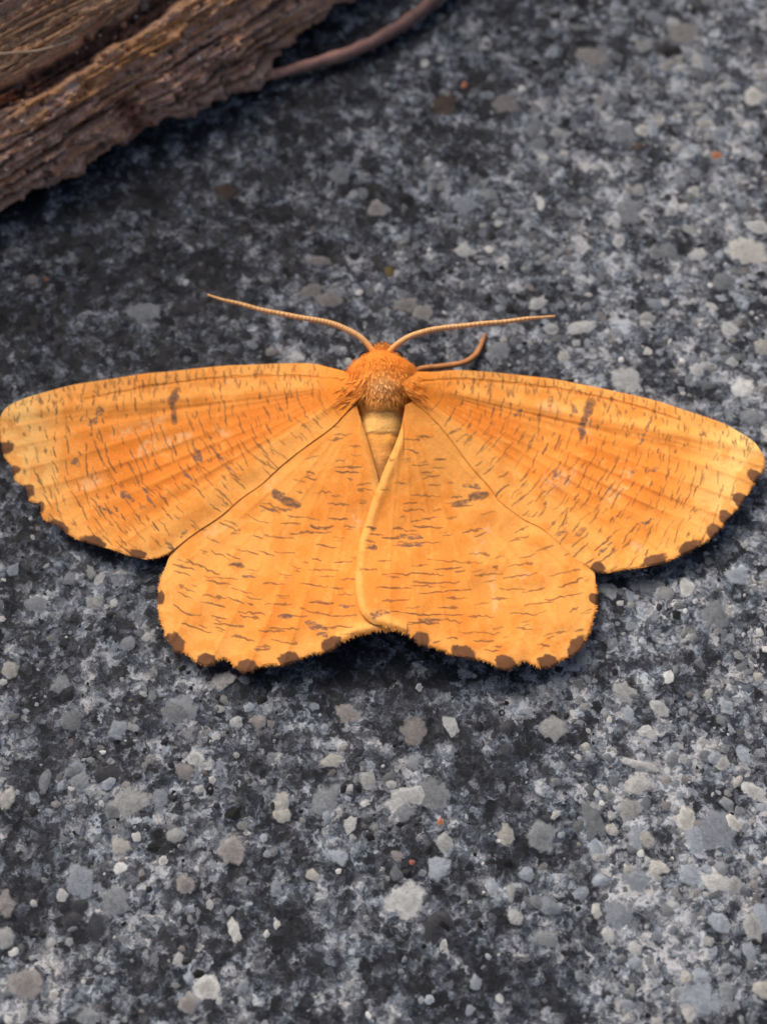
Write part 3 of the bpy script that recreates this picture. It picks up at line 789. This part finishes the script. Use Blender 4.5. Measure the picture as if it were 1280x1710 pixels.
        for e in SPOTS[s.key]:
            s.ell(e[0], e[1], e[2] * 1.18, e[3] * 1.18, e[4], .97, s.spot, .14, .30)
        s.ridge = np.zeros(s.X.shape)
        if s.fore:
            sg = -1 if s.key == 'fl' else 1
            pr = {'fl': [(565,634),(500,629),(420,629),(340,634),(270,643),(200,655),(140,667)], 'fr': [(705,637),(760,634),(830,638),(900,646),(980,660),(1050,676),(1130,700)]}[s.key]
            s.stroke(pr, 5.5, .8, s.ridge, .5)
        s.worn = np.zeros(s.X.shape)
        for e in WORN[s.key]:
            s.ell(*e, .75, s.worn, .5, .6)

    def build(s):
        s.paint()
        t, r, X, Y = s.t, s.r, s.X, s.Y
        # veins
        vt = [.10, .17, .27, .38, .48, .58, .69, .80] if s.fore else [.12, .25, .38, .5, .62, .75, .88]
        vein = np.zeros(X.shape); sgn = 0
        for k, v in enumerate(vt):
            vv = v + .018 * np.sin(r / 90 + k)
            d = np.abs(t - vv) * np.maximum(r, 30) * (.55 if s.fore else .85)
            vein = np.maximum(vein, np.exp(-(d / 2.6) ** 2) * sstep(30, 110, r) * (.6 + .4 * vnoise(r / 40, t * 0 + k, 3)))
        pleat = np.cos((np.interp(t, [-.2] + vt + [1.2], np.arange(len(vt) + 2))) * 2 * math.pi)
        nz = fbm(X / 90, Y / 90, 300 + ord(s.key[1]), 3)
        nz2 = fbm(X / 22, Y / 22, 310 + ord(s.key[0]), 3)
        Z = sheet_z(X, Y) + s.zoff + .003 * vein + .0024 * pleat * sstep(150, 380, r) + .042 * (nz - .5) * sstep(60, 250, r) + .006 * (nz2 - .5)
        # free edges droop a little, the front edge is a thick rounded vein
        Z -= .007 * np.exp(-s.sd.clip(0) / 6.0)
        if s.fore:
            Z += .016 * np.exp(-((t - .04) * r / 16) ** 2) * sstep(30, 120, r)
            Z += .004 * sstep(.72, .86, t) * (1 - sstep(.93, 1.02, t))
        else:
            Z += .012 * np.exp(-((s.sd - 9) / 8) ** 2) * (t > .8)
        Z -= .006 * s.ridge
        if s.key == 'fl':
            ed = np.exp(-(s.sd.clip(0) / 22) ** 2) * sstep(.75, .95, t)
            Z = Z * (1 - ed) + (sheet_z(X, Y) + .042 * (nz - .5) * sstep(60, 250, r) + .006) * ed
        s.Zf = Z
        C = np.broadcast_to(cO, X.shape + (3,)).copy()
        if s.fore:
            C = mixc(C, cD, sstep(.12, .3, t) * (1 - sstep(.6, .8, t)) * sstep(.25, .6, nz) * (1 - sstep(400, 560, r)))
            C = mixc(C, cL, sstep(.74, .84, t) * .55)
            C = mixc(C, cL, (1 - sstep(.02, .085, t)) * .5)
            C = mixc(C, cL, sstep(430, 600, r) * .6)
            C = mixc(C, cT, sstep(490, 590, r) * (1 - sstep(.34, .56, t + .08 * (nz2 - .5))) * .95)
        else:
            C = mixc(C, cD, sstep(.4, .7, nz) * .7 * sstep(.35, .6, t))
            C = mixc(C, cL, (1 - sstep(.25, .6, t)) * .5)
            C = mixc(C, lin((226, 152, 72)), (1 - sstep(80, 230, r)) * .6)
            C = mixc(C, cL, np.exp(-((s.sd - 6) / 9) ** 2) * (t > .8) * .75)
        C = mixc(C, cL, np.exp(-(s.do / 30) ** 2) * .7)
        C = mixc(C, cD * .92, vein * .24)
        C = mixc(C, lin((250, 178, 88)), np.exp(-((pleat - 1) / .35) ** 2) * .14)
        C = mixc(C, lin((222, 128, 40)), sstep(.48, .72, nz2) * .45)
        C = mixc(C, cW, s.worn * sstep(.35, .6, fbm(X / 6, Y / 6, 9, 3)) * .8)
        C = mixc(C, cL, sstep(.62, .8, fbm(X / 11, Y / 11, 19, 3)) * .35)
        C = mixc(C, lin((206, 118, 44)), s.ridge * .65)  # shadow beside the raised front edge, painted as a darker orange line
        C = mixc(C, cB, s.blot.clip(0, 1) * .88)
        C = mixc(C, cS, s.mask.clip(0, 1) * .92)
        C = mixc(C, cSP * (.8 + .5 * nz2)[..., None], s.spot)
        if not s.fore:
            C = mixc(C, lin((226, 146, 66)), (1 - sstep(20, 70, r)) * .8)
        else:
            C = mixc(C, lin((234, 138, 46)), (1 - sstep(40, 110, r)) * .8)
        C *= (.93 + .14 * fbm(X / 3.2, Y / 3.2, 55, 2))[..., None]
        s.C = C
        # mesh: keep cells with a corner inside, snap outside corners to the outline
        ins = s.ins
        cell = ins[:-1, :-1] | ins[1:, :-1] | ins[1:, 1:] | ins[:-1, 1:]
        use = np.zeros(ins.shape, bool)
        use[:-1, :-1] |= cell; use[1:, :-1] |= cell; use[1:, 1:] |= cell; use[:-1, 1:] |= cell
        PX = np.where(ins, X, s.NX)[use]; PY = np.where(ins, Y, s.NY)[use]
        idx = -np.ones(ins.shape, int); idx[use] = np.arange(use.sum())
        Q = np.stack([idx[:-1, :-1][cell], idx[:-1, 1:][cell], idx[1:, 1:][cell], idx[1:, :-1][cell]], -1)
        V = at(PX, PY, Z[use])
        name = 'forewing' if s.fore else 'hindwing'
        o = mesh_obj(name, V, Q, M_WING, moth, C[use])
        sm = o.modifiers.new('thickness', 'SOLIDIFY'); sm.thickness = .0025; sm.offset = -1 if o.data.polygons[len(Q) // 2].normal.z > 0 else 1
        s.obj = o
        s.fringe()
        return o

    def zc(s, x, y):
        i = np.clip(((x - s.xs[0]) / STEP).astype(int), 0, len(s.xs) - 1); j = np.clip(((y - s.ys[0]) / STEP).astype(int), 0, len(s.ys) - 1)
        return s.Zf[i, j], s.spot[i, j]

    def fringe(s):
        rsx = s.rs; q = s.outer; d = np.diff(q, axis=0); L_ = np.r_[0, np.cumsum(np.hypot(d[:, 0], d[:, 1]))]
        n = int(L_[-1] / 1.05)
        u = rsx.uniform(0, L_[-1], n)
        bx = np.interp(u, L_, q[:, 0]); by = np.interp(u, L_, q[:, 1])
        k = np.clip(np.searchsorted(L_, u) - 1, 0, len(d) - 1)
        # smooth outward normal, away from wing centre
        tx = np.interp(u + 12, L_, q[:, 0]) - np.interp(u - 12, L_, q[:, 0]); ty = np.interp(u + 12, L_, q[:, 1]) - np.interp(u - 12, L_, q[:, 1])
        nl = np.hypot(tx, ty) + 1e-6; nx, ny = -ty / nl, tx / nl
        cx, cy = s.poly.mean(0)
        flip = np.sign(nx * (bx - cx) + ny * (by - cy)); nx *= flip; ny *= flip
        a = rsx.normal(0, .28, n); nx, ny = nx * np.cos(a) - ny * np.sin(a), nx * np.sin(a) + ny * np.cos(a)
        ln = rsx.uniform(1.0, 4.5, n) * (1.15 if not s.fore else .8); wd = rsx.uniform(.7, 1.3, n)
        bx -= nx * 2.5; by -= ny * 2.5
        z, sp = s.zc(bx, by)
        z = z + .002
        b1 = at(bx - ny * wd, by + nx * wd, z); b2 = at(bx + ny * wd, by - nx * wd, z)
        m1 = at(bx + nx * ln * .6, by + ny * ln * .6, z - .004)
        tp = at(bx + nx * (ln + 2.5), by + ny * (ln + 2.5), z - .012)
        b3 = (b1 + b2) / 2; b3[:, 2] -= .004
        V = np.stack([b1, b2, b3, tp], 1).reshape(-1, 3)
        i = np.arange(n)[:, None] * 4
        F = np.concatenate([i + [0, 1, 3], i + [1, 2, 3], i + [2, 0, 3]])
        base = mixc(np.broadcast_to(cL, (n, 3)), cO, rsx.uniform(0, 1, n)) * rsx.uniform(.8, 1.05, (n, 1))
        spx, spy = bx, by
        c = mixc(base, cSP, sstep(.3, .6, sp))
        o = mesh_obj('fringe', V, F, M_FUR, s.obj, np.repeat(c, 4, 0), smooth=False)
        tag(o, kind='stuff')


wings = {}
for key, root, lead, trail, zo, fore in (('hl', (604, 672), (286, 905), (640, 1060), .0, False), ('hr', (672, 670), (985, 925), (600, 1030), .018, False),
                                          ('fl', (604, 640), (20, 672), (300, 912), .017, True), ('fr', (672, 638), (1265, 735), (985, 948), .030, True)):
    wings[key] = Wing(key, root, lead, trail, zo, fore); wings[key].build()

# body: one continuous mesh, head - thorax - abdomen
ST = np.array([  # y_px, half width px, z centre, half height cm, x_px
 (581,3,.27,.02,636),(583,11,.275,.06,636),(588,14.5,.27,.09,636),(594,16,.265,.10,636),(600,19,.26,.115,637),(605,34,.26,.135,637),(611,48,.255,.150,637),(620,60,.25,.160,638),(634,66,.24,.165,638),(650,64,.23,.160,638),
 (664,57,.215,.155,638),(676,48,.195,.145,637),(684,42,.18,.135,636),(700,41,.155,.118,636),(720,39,.148,.112,636),(736,37,.142,.107,635),(760,33,.135,.10,634),(784,28,.125,.09,633),(808,21,.115,.075,633),(830,12,.105,.05,633),(842,2,.10,.01,633)])
S2 = spline(ST, 7); n = 40
an = np.arange(n) / n * 2 * math.pi
yp = S2[:, 0]
seg_bulge = np.where(yp > 682, .035 * np.abs(np.sin((yp - 684) / 26.0 * math.pi)) - .02, 0)
cen = at(S2[:, 4], yp, S2[:, 2])
hw = np.maximum(S2[:, 1], .5) * PXC * (1 + seg_bulge); hh = np.maximum(S2[:, 3], .004) * (1 + seg_bulge)
V = np.zeros((len(S2), n, 3))
V[..., 0] = cen[:, None, 0] + np.cos(an)[None] * hw[:, None]
V[..., 1] = cen[:, None, 1]
V[..., 2] = cen[:, None, 2] + np.sin(an)[None] * hh[:, None]
V[..., 2] = np.maximum(V[..., 2], .012)
rough = (fbm(V[..., 0] * 22 + 50, V[..., 1] * 22 + 50, 5, 3) - .5)
V[..., 2] += rough * .02 * (np.sin(an)[None] > 0)
idx = np.arange(len(S2) * n).reshape(len(S2), n)
nx_ = np.roll(idx, -1, 1)
Fb = np.stack([idx[:-1], nx_[:-1], nx_[1:], idx[1:]], -1).reshape(-1, 4)
YY = np.repeat(yp, n).reshape(len(S2), n); XX = 637 + (V[..., 0] - cen[:, None, 0]) / PXC
cb = np.broadcast_to(lin((242, 154, 62)), V.shape).copy()
cb = mixc(cb, lin((232, 132, 46)), (1 - sstep(632, 668, YY + (rough * 30))) * sstep(594, 604, YY) * .85)
cb = mixc(cb, lin((240, 184, 118)), np.exp(-((XX - 637) / 24) ** 2 - ((YY - 664) / 17) ** 2) * .75)
cb = mixc(cb, lin((232, 158, 74)), 1 - sstep(594, 602, YY))
cb = mixc(cb, lin((238, 164, 80)), sstep(676, 684, YY))
cb = mixc(cb, lin((244, 186, 106)), sstep(700, 704, YY) * (1 - sstep(730, 736, YY)))
cb = mixc(cb, lin((214, 150, 86)), sstep(738, 800, YY) * .75)
for yb, xw, a_ in ((683, 14, .9), (701, 30, .6), (735, 32, .8), (709, 6, .0)):
    cb = mixc(cb, lin((84, 58, 42)), np.exp(-((YY - yb - 1.5 * np.sin(XX / 5)) / 1.7) ** 2) * np.exp(-((XX - 636) / xw) ** 4) * a_)
body = mesh_obj('body', V.reshape(-1, 3), Fb, M_BODY, moth, cb.reshape(-1, 3))

# eyes
for ex in (611, 662):
    e = at(ex, 598, .25); Vx, Fx = [], []
    nu_, nv_ = 14, 9
    for i in range(nv_ + 1):
        th = math.pi * i / nv_
        for j in range(nu_):
            ph = 2 * math.pi * j / nu_
            Vx.append((.046 * math.sin(th) * math.cos(ph), .046 * math.sin(th) * math.sin(ph), .05 * math.cos(th)))
    Fx = [(i * nu_ + j, (i + 1) * nu_ + j, (i + 1) * nu_ + (j + 1) % nu_, i * nu_ + (j + 1) % nu_) for i in range(nv_) for j in range(nu_)]
    mesh_obj('eye', np.array(Vx) + e, Fx, M_EYE, body, np.tile((.012, .010, .009), (len(Vx), 1)), origin=e)

# antennae: ringed, tapering
for pl in ([(627,592),(619,582),(610,571),(597,560),(578,550),(556,541),(530,535),(500,530),(465,523),(435,517),(400,507),(370,500),(347,492)],
           [(647,592),(653,584),(663,575),(680,564),(698,557),(720,551),(745,547),(775,544),(810,540),(845,537),(880,532),(905,530),(926,528)]):
    q = spline(pl, 14); n_ = len(q); t = np.linspace(0, 1, n_)
    z = .33 + .12 * np.sin(t * 2.2) - .12 * t
    pts = at(q[:, 0], q[:, 1], z)
    rad = np.interp(t, [0, .05, .4, .8, 1], [.020, .019, .0175, .013, .006]) * (1 + .10 * (np.arange(n_) % 3 == 0))
    Vt, Ft = tube(pts, rad, 8)
    band = (np.arange(n_) % 3 == 0) * 1.0
    cc = mixc(np.broadcast_to(lin((240, 190, 132)), (n_, 3)), lin((176, 118, 70)), band * .7)
    cc = mixc(cc, lin((244, 168, 88)), 1 - sstep(.0, .25, t))
    cc = cc * rs.uniform(.85, 1.1, (n_, 1))
    mesh_obj('antenna', Vt, Ft, M_FUR, moth, np.repeat(cc, 8, 0), origin=pts[0])

# foreleg reaching out in front of the wing
q = spline([(672,632,.24),(700,617,.17),(730,613,.12),(760,609,.085),(778,604,.06),(792,594,.04),(800,582,.03),(806,568,.022),(809,557,.018)], 6)
pts = at(q[:, 0], q[:, 1], q[:, 2]); t = np.linspace(0, 1, len(q))
rad = np.interp(t, [0, .45, .62, .75, .95, 1], [.02, .019, .020, .017, .012, .006])
Vt, Ft = tube(pts, rad, 8)
mesh_obj('leg', Vt, Ft, M_FUR, moth, np.repeat(mixc(np.broadcast_to(lin((214, 146, 88)), (len(q), 3)), lin((178, 124, 84)), t) * rs.uniform(.85, 1.1, (len(q), 1)), 8, 0), origin=pts[0])

# fur on thorax, collar and wing roots
def fur(npts):
    k = rs.randint(0, len(S2), npts * 3); ysel = yp[k]
    keep = (ysel > 586) & (ysel < 690); k = k[keep][:npts]
    a2 = rs.uniform(.05, .95, len(k)) * math.pi
    a2 = np.where(rs.rand(len(k)) < .25, np.where(rs.rand(len(k)) < .5, rs.uniform(-.1, .5, len(k)), math.pi - rs.uniform(-.1, .5, len(k))), a2)
    P = np.stack([cen[k, 0] + np.cos(a2) * hw[k], cen[k, 1] + rs.uniform(-.02, .02, len(k)), cen[k, 2] + np.sin(a2) * hh[k]], -1)
    out = np.stack([np.cos(a2), np.zeros(len(k)), np.sin(a2)], -1)
    head = yp[k] < 604
    Dv = out * np.array([.20, 1, .08]) + np.stack([rs.normal(0, .22, len(k)), np.where(head, .1, -.85) + rs.normal(0, .2, len(k)), rs.normal(0, .08, len(k))], -1)
    Dv /= np.linalg.norm(Dv, axis=1)[:, None]
    Lh = rs.uniform(.03, .065, len(k)) * np.where(head, .45, 1)
    side = np.cross(Dv, out); side /= np.linalg.norm(side, axis=1)[:, None] + 1e-9
    wdt = rs.uniform(.0012, .0024, len(k))[:, None]
    b1 = P - side * wdt; b2 = P + side * wdt; md = P + Dv * Lh[:, None] * .6 + out * .004; tp = P + Dv * Lh[:, None] - np.array((0, 0, .012))
    V = np.stack([b1, b2, md + side * wdt * .7, md - side * wdt * .7, tp], 1).reshape(-1, 3)
    i = np.arange(len(k))[:, None] * 5
    F = [tuple(f) for f in np.concatenate([i + [0, 1, 2, 3]]).tolist()] + [tuple(f) for f in (i + [3, 2, 4]).tolist()]
    y_ = yp[k]; x_ = 637 + (P[:, 0] - cen[k, 0]) / PXC
    c = np.broadcast_to(lin((250, 176, 84)), (len(k), 3))
    c = mixc(c, lin((244, 150, 58)), (1 - sstep(622, 656, y_ + rs.normal(0, 6, len(k)))) * sstep(596, 604, y_) * .85)
    c = mixc(c, lin((248, 200, 140)), np.exp(-((x_ - 637) / 22) ** 2 - ((y_ - 662) / 15) ** 2) * .8)
    c = mixc(c, lin((234, 160, 78)), 1 - sstep(594, 602, y_))
    c = c * rs.uniform(.9, 1.1, (len(k), 1))
    o = mesh_obj('fur', V, F, M_FUR, body, np.repeat(c, 5, 0), smooth=False)
    tag(o, kind='stuff')


fur(2200)


# fur spilling over the wing roots
def root_fur(key, x0, x1, y0, y1, npts, dirx):
    wg = wings[key]
    x = (x1 if dirx < 0 else x0) + dirx * (x1 - x0) * rs.rand(npts) ** 1.6; y = rs.uniform(y0, y1, npts)
    z, _ = wg.zc(x, y)
    i = np.clip(((x - wg.xs[0]) / STEP).astype(int), 0, len(wg.xs) - 1); j = np.clip(((y - wg.ys[0]) / STEP).astype(int), 0, len(wg.ys) - 1)
    ok = wg.ins[i, j]; x, y, z = x[ok], y[ok], z[ok]; m = len(x)
    L_ = rs.uniform(8, 18, m); a = np.radians(rs.normal(38, 14, m))
    ex = x + dirx * np.cos(a) * L_; ey = y + np.sin(a) * L_
    w_ = rs.uniform(.4, .9, m)
    z2_, _ = wg.zc(ex, ey)
    b1 = at(x, y - w_, z + .004); b2 = at(x, y + w_, z + .004); md = at((x + ex) / 2, (y + ey) / 2, (z + z2_) / 2 + .009); tp = at(ex, ey, z2_ + .003)
    V = np.stack([b1, b2, md, tp], 1).reshape(-1, 3); i = np.arange(m)[:, None] * 4
    F = np.concatenate([i + [0, 1, 2], i + [1, 3, 2], i + [0, 2, 3]])
    c = np.broadcast_to(lin((250, 178, 88)), (m, 3)) * rs.uniform(.9, 1.1, (m, 1))
    o = mesh_obj('root_fur', V, F, M_FUR, wg.obj, np.repeat(c, 4, 0), smooth=False); tag(o, kind='stuff')


root_fur('fl', 566, 606, 622, 676, 70, -1)
root_fur('fr', 668, 710, 626, 676, 70, 1)
